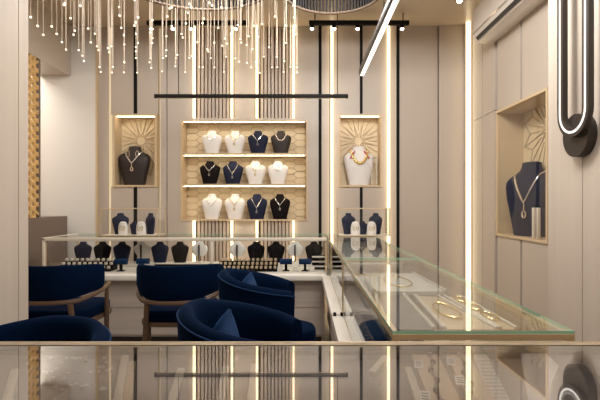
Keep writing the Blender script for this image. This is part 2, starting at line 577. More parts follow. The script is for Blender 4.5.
# ------------------------------------------------------------------ alcoves with one bust
def rosette(mb, cx_, cz_, a0, a1, b0, b1, yA, yB, n=12, bw=.0055):
    for q in range(n):
        a = 2 * PI * q / n
        a2 = a + 2 * PI / n
        am = a + PI / n
        for p, r_ in (((.045, a), (.19, am)), ((.045, a2), (.19, am)), ((.19, am), (.42, am)), ((.12, a), (.30, a)), ((.30, a), (.42, am)), ((.30, a), (.42, am - 2 * PI / n))):
            P = (cx_ + p[0] * math.cos(p[1]), cz_ + p[0] * math.sin(p[1]))
            Q = (cx_ + r_[0] * math.cos(r_[1]), cz_ + r_[0] * math.sin(r_[1]))
            c_ = clip2(P, Q, a0, a1, b0, b1)
            if c_: flatbar(mb, c_[0], c_[1], bw, yA, yB, 'y')
def alcove(loc, rz, w, h, label, depth=0.2, led=True):
    """front opening in local plane y=0, x from -w/2 to w/2, z from 0 to h; depth along +y"""
    t_ = thing('display_alcove', label, 'display alcove', loc, rz)
    f_ = MB(); q = 0.022
    f_.box(-w / 2, -w / 2 + q, -0.014, depth, 0, h); f_.box(w / 2 - q, w / 2, -0.014, depth, 0, h)
    f_.box(-w / 2 + q, w / 2 - q, -0.014, depth, 0, q); f_.box(-w / 2 + q, w / 2 - q, -0.014, depth, h - q, h)
    f_.build('frame', M['oak'], t_, 0)
    MB().box(-w / 2 + q, w / 2 - q, depth - .016, depth, q, h - q).build('back_panel', M['nichebk'], t_, 0)
    s_ = MB()
    rosette(s_, 0, h * (.66 if led else .80), -w / 2 + q + .004, w / 2 - q - .004, q + .004, h - q - .004, depth - .024, depth - .014)
    s_.build('strapwork', M['lattice' if led else 'latpale'], t_, 0)
    if led: MB().box(-w / 2 + q + .01, w / 2 - q - .01, .02, .034, h - q - .0045, h - q - .001).build('light_strip', M['ledn'], t_, 0)
    if not led: MB().box(-w / 2 + q, w / 2 - q, .004, .008, q, h - q).build('glass_pane', M['glass'], t_, 0)
    return t_
aw, ah = (157 - 113.2) * BW / F, (187 - 114) * BW / F
zb = bz_(187)
alcove((bx_(135.1), BW, zb), 0, aw, ah, 'lit oak framed wall alcove holding the dark brown bust')
alcove((bx_(360.2), BW, zb), 0, aw, ah, 'lit oak framed wall alcove holding the white bust')
Y = BW + .095
b1 = (wx(134.5, Y), Y, zb + .0225); b2 = (wx(359, Y), Y, zb + .0225)
bust(b1, .445, .37, 'brownb', 'dark brown bust with silver pendant set in the back wall alcove', 'busts in wall alcoves')
necklace(b1, .445, .37, 'v', 'silver pendant necklace on the dark brown alcove bust', 'necklaces in wall alcoves', 'silver', r=.009)
for sx in (-1, 1):
    e = MB(); xx = sx * .052
    e.tube([(xx + .016 * math.cos(q * PI / 6), bust_front(.445, .37, xx, .36) - .012, .355 + .036 * math.sin(q * PI / 6)) for q in range(12)], .005, 6, closed=True)
    eo = e.build('earring', M['silver']); eo.location = b1
    tag(eo, 'silver drop earring on the %s of the dark brown alcove bust' % ('left' if sx < 0 else 'right'), 'earring', 'earrings on the dark brown bust')
bust(b2, .445, .36, 'whiteb', 'tall white bust with gold and red bead necklace in the back alcove', 'busts in wall alcoves')
necklace(b2, .445, .36, 'fringe', 'gold bead collar on the white alcove bust', 'necklaces in wall alcoves', 'goldj', r=.009)
for sx in (-1, 1):
    g = MB()
    pts = [(sx * .36 * (.16 + .13 * q / 5), bust_front(.445, .36, sx * .36 * (.16 + .13 * q / 5), .385 - .075 * q / 5) - .014, .385 - .075 * q / 5) for q in range(6)]
    for p in pts: g.ball(p, .010, 8, 5)
    go = g.build('bead_string', M['red']); go.location = b2
    tag(go, 'string of red beads over the %s shoulder of the white alcove bust' % ('left' if sx < 0 else 'right'), 'beads', 'red beads on the white bust')
# small white frame leaning in the white bust's alcove
o = MB().tube([(0, 0, 0), (0, 0, .30), (.06, 0.02, .30), (.06, 0.02, 0)], .006, 6).build('jewellery_holder', M['cream'])
o.location = (wx(372, BW + .03), BW + .045, zb + .03)
tag(o, 'slim cream arched holder beside the white alcove bust', 'holder')

# right wall alcove
ry0, ry1 = XR * F / (549 - VX), XR * F / (497.0 - VX)
rw = ry1 - ry0
alcove((XR, (ry0 + ry1) / 2, AZ0), -PI / 2, rw, AZ1 - AZ0, 'large oak framed alcove in the right wall holding the navy bust', .26, False)
rb = (XR + .13, 3.93, AZ0 + .0225)
bust(rb, .64, .46, 'navyb', 'large navy bust in the right wall alcove with silver pendant necklace', 'busts in wall alcoves', -PI / 2 + .55)
necklace(rb, .64, .46, 'deep', 'long silver pendant necklace on the navy bust in right wall', 'necklaces in wall alcoves', 'silver', -PI / 2 + .55, r=.009)
for q, yy in enumerate((3.66, 3.59)):
    o = MB().rbox(-.012, .012, -.012, .012, 0, .25, .003).build('earring_stand', M['cream']); o.location = (XR + .02, yy, AZ0 + .0225)
    tag(o, ['slim cream upright stand next to the large navy bust', 'slim cream upright stand nearest the pier in the right alcove'][q], 'stand', 'slim stands in the right alcove')

# ------------------------------------------------------------------ air conditioner, high on the right wall
ac = thing('air_conditioner', 'long taupe split air conditioner high on the right wall', 'air conditioner', (XR, 0, 0))
ya, yb = 3.05, 4.36
def acring(y):
    return [(-.001, y, 3.14), (-.001, y, 2.80), (-.10, y, 2.785), (-.17, y, 2.80), (-.205, y, 2.845), (-.215, y, 2.90), (-.215, y, 3.10), (-.20, y, 3.14)]
MB().loft([acring(ya), acring(yb)]).build('body', M['acw'], ac, 20)
MB().loft([[(-.200, y, 2.842), (-.182, y, 2.813), (-.187, y, 2.807), (-.205, y, 2.836)] for y in (ya + .05, yb - .05)]).build('air_slot', M['acd'], ac, 0)
MB().loft([[(-.214, y, 2.885), (-.212, y, 2.872), (-.222, y, 2.872), (-.224, y, 2.885)] for y in (ya + .02, yb - .02)]).build('trim_bar', M['chrome'], ac, 0)
MB().loft([[(-.176, y, 2.798), (-.110, y, 2.782), (-.112, y, 2.775), (-.180, y, 2.790)] for y in (ya + .05, yb - .05)]).build('louver', M['acw'], ac, 0)

# ------------------------------------------------------------------ wall sconce on the right pier
ws = thing('wall_sconce', 'dark bronze wall sconce with long glowing loop on right pier', 'wall light', (PX, 2.385, 0))
MB().loft([[(x, .025 + .112 * math.cos(q * PI / 18), 1.612 + .115 * math.sin(q * PI / 18)) for q in range(36)] for x in (-.0005, -.05)]).build('disc', M['bronze'], ws, 30)
def loop(x, hw, z0, z1, r, n=6, flat=None, off=0):
    pts = []
    N = 14
    for q in range(N + 1):
        a = PI + PI * q / N
        pts.append((x, hw * math.cos(a), z0 + hw + hw * math.sin(a)))
    for q in range(N + 1):
        a = PI * q / N
        pts.append((x, hw * math.cos(a), z1 - hw + hw * math.sin(a)))
    return MB().tube(pts, r, n, closed=True)
HWD = .112
L0, L1 = 1.625, 2.75
lb = MB()
def rectloop(x0, x1, h_in, h_out, z0, z1):
    mb = MB(); rings = []
    N = 14; prof = []
    for q in range(N + 1):
        a = PI + PI * q / N; prof.append((math.cos(a), math.sin(a), 0))
    for q in range(N + 1):
        a = PI * q / N; prof.append((math.cos(a), math.sin(a), 1))
    zc0, zc1 = z0 + h_out, z1 - h_out
    for c_, s_, top in prof:
        zc_ = zc1 if top else zc0
        rings.append([(x0, h_in * c_, zc_ + h_in * s_), (x1, h_in * c_, zc_ + h_in * s_), (x1, h_out * c_, zc_ + h_out * s_), (x0, h_out * c_, zc_ + h_out * s_)])
    rings.append(rings[0])
    return mb.loft(rings, cap=False)
rectloop(-.080, -.052, HWD - .027, HWD + .027, L0 - .027, L1).build('loop_frame', M['bronze'], ws, 30)
rectloop(-.0825, -.0795, HWD - .006, HWD + .006, L0 - .006, L1 - .021).build('light_loop', M['leds'], ws, 30)

# ------------------------------------------------------------------ pendants
def wire(mb, x, y, z0, z1, r=.0035): mb.cyl((x, y, z0), (x, y, z1), r, 6)
PB = 4.29
pb = thing('linear_pendant', 'long black horizontal bar pendant hanging across the back wall', 'pendant light', (0, PB, 0))
x0, x1 = wx(154.5, PB), wx(348, PB)
MB().rbox(x0, x1, -.018, .018, wz(98.2, PB), wz(94.4, PB), .004).build('bar', M['black'], pb)
MB().box(x0 + .02, x1 - .02, -.010, .010, wz(98.2, PB) - .0015, wz(98.2, PB) + .001).build('diffuser', M['cream'], pb, 0)
for xx in (178.5, 337.5):
    m_ = MB(); wire(m_, wx(xx, PB), 0, wz(95, PB), ZC); m_.build('wire', M['black'], pb)
pd = thing('linear_pendant', 'glowing bar pendant running in depth toward the back wall', 'pendant light', (0, 0, 0))
hz = CZ + 1.02
pxc = .462
MB().rbox(pxc - .026, pxc + .014, .85, 3.58, hz, hz + .045, .004).build('bar', M['bronze'], pd)
MB().box(pxc - .013, pxc + .012, .86, 3.575, hz - .010, hz + .001).build('diffuser', M['ledw'], pd, 0)
for yy in (1.2, 2.6):
    m_ = MB(); wire(m_, pxc, yy, hz + .04, ZC); m_.build('wire', M['black'], pd)

# ceiling track rails with spots
def track(x0, x1, spots, Yt, label):
    t_ = thing('track_light', label, 'track light', (0, Yt, 0))
    zt = wz(20.8, Yt); zb_ = wz(25.2, Yt)
    MB().rbox(wx(x0, Yt), wx(x1, Yt), -.02, .02, zb_, zt, .004).build('rail', M['black'], t_)
    for xx in (x0 + 6, x1 - 6): MB().cyl((wx(xx, Yt), 0, zt - .003), (wx(xx, Yt), 0, ZC), .006, 6).build('hanger', M['black'], t_)
    for xs_ in spots:
        X = wx(xs_, Yt)
        s_ = MB().lathe([(.012, .0), (.022, .004), (.024, -.028), (.020, -.034)], 14, (X, 0, zb_ - .004)).build('spotlight', M['black'], t_)
        MB().ball((X, -.003, zb_ - .034), .0195, 10, 6).build('lens', M['spot'], s_)
    return t_
track(309, 409, (312, 334, 357.5, 402), 4.75, 'black ceiling track with four spots above the white bust alcove')
track(147, 248, (151.5, 173, 191, 236), 4.75, 'black ceiling track with spots behind the hanging rod chandelier')

sp_ = thing('ceiling_spotlight', 'single black ceiling spotlight beside the air conditioner', 'spotlight', (wx(459.5, 3.9), 3.9, 0))
MB().cyl((0, 0, ZC - .0005), (0, 0, 3.06), .008, 8).build('stem', M['black'], sp_)
hd = MB().lathe([(.014, 3.075), (.030, 3.065), (.032, 3.012), (.026, 3.004)], 16).build('housing', M['black'], sp_)
MB().ball((0, 0, 3.004), .022, 12, 6).build('lens', M['spot'], hd)

# slatted round fixtures
def round_fixture(cx_, cy_, R_, label, n):
    t_ = thing('round_pendant', label, 'pendant light', (cx_, cy_, 0))
    zb_ = 2.835
    r_ = MB().tube([(R_ * math.cos(q * PI / 32), R_ * math.sin(q * PI / 32), zb_) for q in range(64)], .012, 8, closed=True)
    r_.build('lower_rim', M['rim'], t_)
    MB().tube([(R_ * math.cos(q * PI / 32), R_ * math.sin(q * PI / 32), zb_ + .20) for q in range(64)], .012, 8, closed=True).build('upper_rim', M['bronze'], t_)
    sl_ = MB()
    for q in range(n):
        a = 2 * PI * q / n
        c_, s_ = math.cos(a), math.sin(a)
        w_ = .0075
        ring = []
        for z in (zb_ + .005, zb_ + .20):
            ring.append([((R_ - .012) * c_ - w_ * s_, (R_ - .012) * s_ + w_ * c_, z), ((R_ - .012) * c_ + w_ * s_, (R_ - .012) * s_ - w_ * c_, z),
                         ((R_ + .008) * c_ + w_ * s_, (R_ + .008) * s_ - w_ * c_, z), ((R_ + .008) * c_ - w_ * s_, (R_ + .008) * s_ + w_ * c_, z)])
        sl_.loft(ring)
    sl_.build('slats', M['black'], t_, 0)
    MB().tube([((R_ - .06) * math.cos(q * PI / 32), (R_ - .06) * math.sin(q * PI / 32), zb_ + .16) for q in range(64)], .012, 8, closed=True).build('light_ring', M['ledsoft'], t_)
    for q in range(3):
        a = 2 * PI * q / 3 + .5
        m_ = MB(); wire(m_, R_ * math.cos(a), R_ * math.sin(a), zb_ + .2, ZC); m_.build('wire', M['black'], t_)
round_fixture(wx(190, 3.05), 3.69 - .63, .63, 'wide black slatted round pendant above the hanging rods', 110)
round_fixture(wx(333, 3.38), 3.76 - .37, .37, 'small black slatted round pendant beside the glowing depth bar', 84)

# hanging rod chandelier
ch = thing('rod_chandelier', 'chandelier of many thin hanging rods with glowing tips', 'chandelier', (0, 0, 0))
MB().rbox(-1.85, -.06, 1.75, 4.0, 3.20, ZC - .0005, .01).build('ceiling_plate', M['cream'], ch)
HT = 1.135
rods = []
cols = 17
for j in range(16):
    Yr = 3.90 - .145 * j
    for i in range(cols):
        X = -1.76 + (1.70 * (i + (.5 if j % 2 and i < cols - 1 else 0)) / (cols - 1))
        edge = i == 0 or i == cols - 1
        dz = 0 if edge else random.choice((0, 0, .04, .08, .12)) + random.uniform(-.008, .008)
        x_ = X + (0 if edge else random.uniform(-.015, .015))
        y_ = Yr + random.uniform(-.012, .012)
        zt = CZ + HT + dz
        iy = VY - (zt - CZ) * F / y_
        rods.append((iy > -4 and Yr > 1.8, x_, y_, zt))
rods = [r for r in rods if r[2] > 1.8]
def clear(r):
    for cx_, cy_, R_ in ((wx(190, 3.05), 3.69 - .63, .63), (wx(333, 3.38), 3.76 - .37, .37)):
        if R_ - .095 < math.hypot(r[1] - cx_, r[2] - cy_) < R_ + .025: return False
    return True
rods = [r for r in rods if clear(r)]
rods.sort(key=lambda r: (not r[0], r[2]))
vis = [r for r in rods if r[0]]
hid = [r for r in rods if not r[0]]
print('rods visible', len(vis), 'others', len(hid))
def rodmb(mb, r): mb.cyl((r[1], r[2], r[3] + .012), (r[1], r[2], 3.202), .0025, 6)
def tipmb(mb, r): mb.ball((r[1], r[2], r[3]), .0072, 8, 6)
for r in vis[:100]:
    m_ = MB(); rodmb(m_, r); ro = m_.build('hanging_rod', M['rod'], ch)
    m_ = MB(); tipmb(m_, r); m_.build('lamp_tip', M['tip'], ro)
m_ = MB(); n_ = MB()
for r in vis[100:] + hid: rodmb(m_, r); tipmb(n_, r)
ro = m_.build('hanging_rods', M['rod'], ch); ro['kind'] = 'stuff'
to = n_.build('lamp_tips', M['tip'], ro); to['kind'] = 'stuff'

# ------------------------------------------------------------------ counters
CX0, CX1 = .215, .656
BX0 = -2.30
BY0, BY1 = 3.98, 4.57
TZ = 0.94      # counter top height
SZ = 0.635     # display floor height
def pane(mb, x0, x1, y0, y1, z0, z1): return mb.box(x0, x1, y0, y1, z0, z1)
def counter(label, X0, X1, Y0, Y1, ledge, name='glass_counter', front='y', rail=.010):
    t_ = thing(name, label, 'counter', (0, 0, 0))
    cab = MB()
    lx0, ly0 = X0, Y0
    zs = [(0.08, .315), (.322, SZ - .075)]
    for a, b in zs:
        cab.box(X0 + .02, X1 - .02, Y0 + .02, Y1 - .02, a, b)
    cab.box(X0 + .03, X1 - .03, Y0 + .03, Y1 - .03, .06, SZ - .06)
    cab.build('cabinet', M['cab'], t_, 0)
    MB().box(X0 + .05, X1 - .05, Y0 + .05, Y1 - .05, 0, .06).build('plinth', M['bronze'], t_, 0)
    if ledge == 'front':
        MB().rbox(X0, X1, Y0 - .045, Y1, SZ - .065, SZ - .018, .004).build('ledge', M['slab'], t_)
    elif ledge == 'left':
        L_ = MB(); za_, zb2 = SZ - .065, SZ - .018; ye = min(Y1, BY0 - .055)
        o2 = [(X0 - .058, Y0 + .012), (X1, Y0 + .012), (X1, Y1), (X0, Y1), (X0, ye), (X0 - .058, ye)]
        L_.loft([[(a, b, za_) for a, b in o2], [(a, b, zb2) for a, b in o2]]).build('ledge', M['slab'], t_, 0)
    else:
        MB().rbox(X0, X1, Y0, Y1, SZ - .065, SZ - .018, .004).build('ledge', M['slab'], t_)
    MB().box(X0 + .004, X1 - .004, Y0 + .004, Y1 - .004, SZ - .018, SZ).build('display_floor', M['slab'], t_, 0)
    fr_ = MB()
    q = rail
    for (x, y) in ((X0, Y0), (X1 - q, Y0), (X0, Y1 - q), (X1 - q, Y1 - q)):
        fr_.box(x + .0005, x + q - .0005, y + .0005, y + q - .0005, SZ, TZ - .022)
    zr0, zr1 = TZ - .022, TZ - .008
    fr_.box(X0, X1, Y0, Y0 + q, zr0, zr1); fr_.box(X0, X1, Y1 - q, Y1, zr0, zr1)
    fr_.box(X0, X0 + q, Y0 + q, Y1 - q, zr0, zr1); fr_.box(X1 - q, X1, Y0 + q, Y1 - q, zr0, zr1)
    fr_.build('frame', M['gold'], t_, 0)
    g = .003
    for a in ((X0 + q, X1 - q, Y0 + .003, Y0 + .003 + g), (X0 + .003, X0 + .003 + g, Y0 + q, Y1 - q), (X1 - .006, X1 - .006 + g, Y0 + q, Y1 - q)):
        MB().box(*a, SZ + .001, zr0 - .001).build('glass_pane', M['glass'], t_, 0)
    # top: one pane, its ground edge green
    gt = MB().box(X0, X1, Y0, Y1, TZ - .0075, TZ)
    go_ = gt.build('glass_top', M['gtop'], t_, 0)
    go_.data.materials.append(M['greenedge'])
    for p in go_.data.polygons:
        if abs(p.normal.z) < .5: p.material_index = 1
    return t_
back_counter = counter('long glass display counter in front of the back wall', BX0, CX0 - .012, BY0, BY1, 'front', rail=.016)
# a lit cream edge rail along the customer side, and posts
MB().rbox(BX0 - .002, CX0 - .012, BY0 - .012, BY0 + .014, TZ - .026, TZ + .004, .004).build('edge_rail', M['cream'], back_counter)
MB().rbox(BX0 - .014, BX0 + .010, BY0 - .012, BY1, TZ - .022, TZ + .003, .004).build('edge_rail', M['cream'], back_counter)
MB().rbox(BX0 - .012, BX0 + .012, BY0 - .012, BY0 + .012, SZ - .02, TZ, .004).build('post', M['cream'], back_counter)
for xx in (212,):
    MB().rbox(wx(xx, BY0) - .012, wx(xx, BY0) + .012, BY0 - .010, BY0 + .012, SZ - .018, TZ - .012, .003).build('post', M['cream'], back_counter)
far_counter = counter('far section of the glass counter on the right, meeting the back counter', CX0, CX1, 2.545, BY1, 'left', rail=.014)
near_counter = counter('near section of the glass counter on the right with green glass edge', CX0, CX1, 1.09, 2.53, 'left', rail=.018)
for xx in (.172, .212): MB().rbox(xx - .008, xx + .008, 2.512, 2.529, SZ - .0175, SZ + .002, .002).build('clip', M['black'], near_counter)
# glass mid shelf of the near section
MB().box(CX0 + .02, CX1 - .02, 1.115, 2.50, .856, .862).build('glass_shelf', M['glass'], near_counter, 0)
MB().box(CX0 + .02, CX1 - .02, 2.575, 4.54, .856, .862).build('glass_shelf', M['glass'], far_counter, 0)

# front counter (the camera looks over it)
FX0, FX1, FY0, FY1 = -1.45, 1.45, .34, 1.0
fc = thing('glass_counter', 'polished glass topped counter in the foreground nearest the viewer', 'counter', (0, 0, 0))
MB().box(FX0 + .02, FX1 - .02, FY0 + .02, FY1 - .015, .06, .83).build('cabinet', M['cab'], fc, 0)
MB().box(FX0 + .05, FX1 - .05, FY0 + .05, FY1 - .05, 0, .06).build('plinth', M['bronze'], fc, 0)
MB().box(FX0 + .02, FX1 - .02, FY0 + .02, FY1 - .02, .83, .91).build('display_floor', M['grey'], fc, 0)
f_ = MB()
f_.box(FX0, FX1, FY1 - .018, FY1, .84, TZ - .011); f_.box(FX0, FX1, FY0, FY0 + .018, .84, TZ - .011)
f_.box(FX0, FX0 + .018, FY0 + .018, FY1 - .018, .84, TZ - .011); f_.box(FX1 - .018, FX1, FY0 + .018, FY1 - .018, .84, TZ - .011)
f_.build('frame', M['stone'], fc, 0)
MB().box(FX0, FX1, FY0, FY1, TZ - .010, TZ).build('glass_top', M['fglass'], fc, 0)
MB().rbox(FX0, FX1, FY1 + .0005, FY1 + .007, TZ - .012, TZ + .001, .002).build('edge_trim', M['gold'], fc)
MB().box(FX0, FX1, .979, FY1, TZ + .0003, TZ + .0012).build('reflection_band', M['stone'], fc, 0)  # stone strip stands in for the inner wall's reflection along the far edge

# things lying in the front counter, on its display floor
FZ = .9105
def flatpos(x, y, z=FZ):
    Yq = min(.974, (CZ - z) * F / (y - VY))
    return wx(x, Yq), Yq
def polyplate(name, pts, z0, th_, m, smooth=0, parent=None):
    """flat plate from photograph-measured outline laid on the display floor"""
    P = [flatpos(x, y, z0 + th_) for x, y in pts]
    return MB().loft([[(a, b, z0) for a, b in P], [(a, b, z0 + th_) for a, b in P]]).build(name, m, parent, smooth)
def necklace_board(pts, label):
    o_ = polyplate('display_board', pts, FZ, .012, M['tan'])
    tag(o_, label, 'display board', 'tan boards in the front counter')
    return o_
necklace_board([(412, 350), (438, 350), (466, 412), (434, 412)], 'tan display board with price tags, left of two in the front counter')
necklace_board([(446, 350), (468, 350), (502, 412), (476, 412)], 'tan display board with price tags, right of two in the front counter')
def ptag(x, y, label):
    a, b = flatpos(x, y, FZ + .0135)
    t_ = MB().box(-.0085, .0085, -.022, .022, 0, .0012).build('price_tag', M['tag'], None, 0)
    t_.location = (a, b, FZ + .0125); t_.rotation_euler = (0, 0, -.25)
    tag(t_, label, 'price tag', 'price tags in the front counter')
    k_ = MB()
    for i in range(3): k_.box(-.006, .006, -.014 + .011 * i, -.010 + .011 * i, .0012, .0016)
    k_.build('print', M['ink'], t_, 0)
ptag(419, 364, 'white price tag, upper one on the left tan board'); ptag(425, 396, 'white price tag, lower one on the left tan board')
ptag(451, 361, 'white price tag, uppermost on the right tan board'); ptag(460, 380, 'white price tag, middle one on the right tan board')
for lab, pth in (('left', [(430, 355), (433, 362), (431, 370), (437, 380), (436, 390), (442, 402)]), ('right', [(460, 355), (465, 364), (464, 372), (471, 384), (471, 394), (478, 404)])):
    P = [(*flatpos(x, y, FZ + .016), FZ + .016) for x, y in pth]
    m_ = MB().tube(P, .003, 6)
    for p in P: m_.ball(p, .006, 8, 5)
    o = m_.build('necklace', M['wood'])
    tag(o, 'dark bead necklace lying on the %s tan board in the front counter' % lab, 'necklace', 'necklaces in the front counter')
# ribbed white roll pad
P = [(474, 352), (487, 352), (516, 412), (494, 412)]
o = polyplate('ribbed_pad', P, FZ, .010, M['whiteb'])
tag(o, 'white ribbed pad between the tan boards and the white bust plate', 'display pad')
rb_ = MB()
for i in range(16):
    t0 = i / 16.0
    yy = 353 + 58 * t0
    xa = 474.5 + 20 * t0; xb = 487 + 28 * t0
    a = flatpos(xa + .5, yy, FZ + .012); b = flatpos(xb - .5, yy, FZ + .012)
    rb_.cyl((*a, FZ + .0105), (*b, FZ + .0105), .0022, 6)
rb_.build('rib', M['whiteb'], o)
o = polyplate('bust_plate', [(521, 351), (546, 350), (559, 366), (552, 382), (544, 412), (530, 412)], FZ, .014, M['whiteb'])
tag(o, 'white flat bust plate lying at right of the front counter', 'display plate')
# cream upright bars lying in the case
bars = [((15, 369), (5, 406), 'leftmost cream display bar in the front counter'),
        ((125, 352), (116, 408), 'cream display bar left of the tan one in front counter'),
        ((181, 368), (170, 408), 'cream display bar near the left slat reflection in front counter'),
        ((226, 366), (219, 408), 'cream display bar between the slat reflections in front counter'),
        ((255, 364), (250, 408), 'cream display bar left of the counter middle'),
        ((386, 352), (372, 372), 'short cream display bar slanting left of the tan boards'),
        ((408, 367), (422, 408), 'cream display bar against the left tan board'),
        ((488, 352), (466, 410), 'long cream display bar crossing beside the ribbed pad')]
for i, (a, b, lab) in enumerate(bars):
    if i == 7: continue
    p, q = flatpos(*a, FZ + .01), flatpos(*b, FZ + .01)
    d = Vector((q[0] - p[0], q[1] - p[1]))
    o = MB().rbox(-.0075, .0075, 0, d.length, 0, .012, .003).build('display_bar', M['cream'])
    o.location = (p[0], p[1], FZ); o.rotation_euler = (0, 0, math.atan2(d.y, d.x) - PI / 2)
    tag(o, lab, 'display bar', 'cream bars in the front counter')
p, q = flatpos(132, 361, FZ + .01), flatpos(126, 408, FZ + .01)
d = Vector((q[0] - p[0], q[1] - p[1]))
o = MB().rbox(-.008, .008, 0, d.length, 0, .012, .004).build('display_bar', M['tan'])
o.location = (p[0], p[1], FZ); o.rotation_euler = (0, 0, math.atan2(d.y, d.x) - PI / 2)
tag(o, 'round ended tan display bar at left in the front counter', 'display bar', 'cream bars in the front counter')
# loose stones sparkling on the felt at left
stone_proto = None
random.seed(3)
for i in range(60):
    x, y = random.uniform(4, 118), random.uniform(348, 392)
    if abs(x - 15) < 7 or abs(x - 10) < 7: continue
    if 112 < x < 128: continue
    a, b = flatpos(x, y)
    if b > .975: continue
    if stone_proto is None:
        stone_proto = MB().lathe([(.0005, 0), (.0042, .0035), (.0040, .0050), (.0024, .0062)], 8).build('cut_stone', M['whiteb'], None, 10)
        o = stone_proto
    else:
        o = stone_proto.copy(); C.objects.link(o)
    o.location = (a, b, FZ)
    tag(o, 'tiny bright cut stone scattered on the grey felt at left of the front counter', 'stone', 'loose stones in the front counter')

# ------------------------------------------------------------------ contents of the back counter
bust_h, bust_w = .20, .172
items = [(83, 'b'), (102.5, 'b'), (122, 'n'), (160, 'n'), (180, 'b'), (256, 'b'), (276, 'b'), (314, 'b')]
YB = 4.42
cz = SZ + .0005
RISE = .032
allx = sorted([52, 83, 102.5, 122, 141, 160, 180, 199, 237, 256, 276, 295, 314, 333])
riser = thing('riser', 'long low white riser under the busts inside the back counter', 'riser')
MB().rbox(BX0 + .05, CX0 - .05, YB - .07, YB + .07, cz, cz + RISE, .004).build('block', M['slab'], riser)
zb_ = cz + RISE + .0005
kinds = {83: 'navyb', 102.5: 'blackb', 122: 'navyb', 160: 'navyb', 180: 'blackb', 256: 'blackb', 276: 'blackb', 314: 'blackb'}
plc = {83: 'first from the left end', 102.5: 'second from the left end', 122: 'third from the left end', 160: 'right of the leftmost white bust',
       180: 'left of the second white bust', 256: 'right of the middle white bust', 276: 'left of the rightmost white bust', 314: 'right of the rightmost white bust'}
nm_ = {'brownb': 'brown', 'navyb': 'dark navy', 'blackb': 'black'}
for x, m in kinds.items():
    bust((wx(x, YB), YB, zb_), bust_h, bust_w, m, '%s bust inside the back counter, %s' % (nm_[m], plc[x]), 'busts inside the back counter')
# a seated dark bust at the corner counter
bust((wx(338, YB), YB, cz), bust_h + .03, bust_w, 'blackb', 'black bust in the corner where the two glass counters meet', 'busts inside the back counter')
# white busts turned away: shell, pole and foot
def turned_bust(x, label):
    t_ = thing('turned_bust', label, 'bust', (wx(x, YB), YB, zb_), 0, 'white busts turned away in the back counter')
    rings = []
    h, w = .20, .165
    for zf, a, b in ((.30, .55, .14), (.45, .86, .20), (.6, 1.0, .22), (.72, .98, .22), (.80, .80, .2), (.88, .52, .17), (.96, .42, .15), (1.0, .34, .12)):
        rings.append(sell(w / 2 * a, w / 2 * b, zf * h, 20, 2.2, .03))
    MB().loft(rings).build('shell', M['whiteb'], t_)
    MB().rbox(-.007, .007, -.012, .004, 0, h * .86, .002).build('pole', M['brownb'], t_)
    MB().rbox(-.045, .045, -.03, .05, 0, .008, .003).build('foot', M['cream'], t_)
for x, lab in ((141, 'leftmost white bust seen from behind with a dark pole in back counter'), (199, 'second white bust from behind with dark pole, left of the counter post'),
               (237, 'middle white bust from behind with dark pole, right of the counter post'), (295, 'rightmost white bust seen from behind with dark pole in back counter')):
    turned_bust(x, lab)

# ring trays: stepped black tray with cream ring cushions
cush = None
def ring_tray(x0, x1, nx, rows_, label, clabel, m='cream', Yf=4.03, dy=.055, dzs=.028):
    global cush
    t_ = thing('ring_tray', label, 'tray', (0, 0, 0))
    X0, X1 = wx(x0, Yf), wx(x1, Yf)
    for r_ in range(rows_):
        MB().box(X0, X1, Yf + dy * r_, Yf + dy * (r_ + 1) - .0005, cz, cz + .02 + dzs * r_).build('step', M['blackb'], t_, 0)
        for i in range(nx):
            xx = X0 + (X1 - X0) * (i + .5) / nx
            o_ = MB().rbox(-.012, .012, -.014, .014, 0, .026, .005).build('ring_cushion', M[m]) if cush is None or m not in cush else None
            if o_ is not None:
                cush = cush or {}; cush[m] = o_
            else:
                o_ = cush[m].copy(); C.objects.link(o_)
            o_.location = (xx, Yf + dy * (r_ + .5), cz + .0205 + dzs * r_)
            tag(o_, clabel, 'ring cushion', label.replace('black stepped', 'cushions on the'))
    return t_
ring_tray(56, 110, 10, 3, 'black stepped ring tray at the left end of the back counter', 'cream ring cushion on the stepped tray at left end of back counter')
ring_tray(217, 277, 13, 3, 'black stepped ring tray right of the counter post', 'tan ring cushion on the stepped tray right of the counter post', 'tan')
# long dark bangle tray with cream rails
bt = thing('bangle_tray', 'long dark tray with cream rails left of the counter post', 'tray')
X0, X1 = wx(152, 4.03), wx(208, 4.03)
for r_ in range(2):
    MB().box(X0, X1, 4.03 + .06 * r_, 4.089 + .06 * r_, cz, cz + .03 + .025 * r_).build('step', M['blackb'], bt, 0)
    MB().rbox(X0 + .005, X1 - .005, 4.034 + .06 * r_, 4.046 + .06 * r_, cz + .0302 + .025 * r_, cz + .039 + .025 * r_, .003).build('rail', M['cream'], bt)
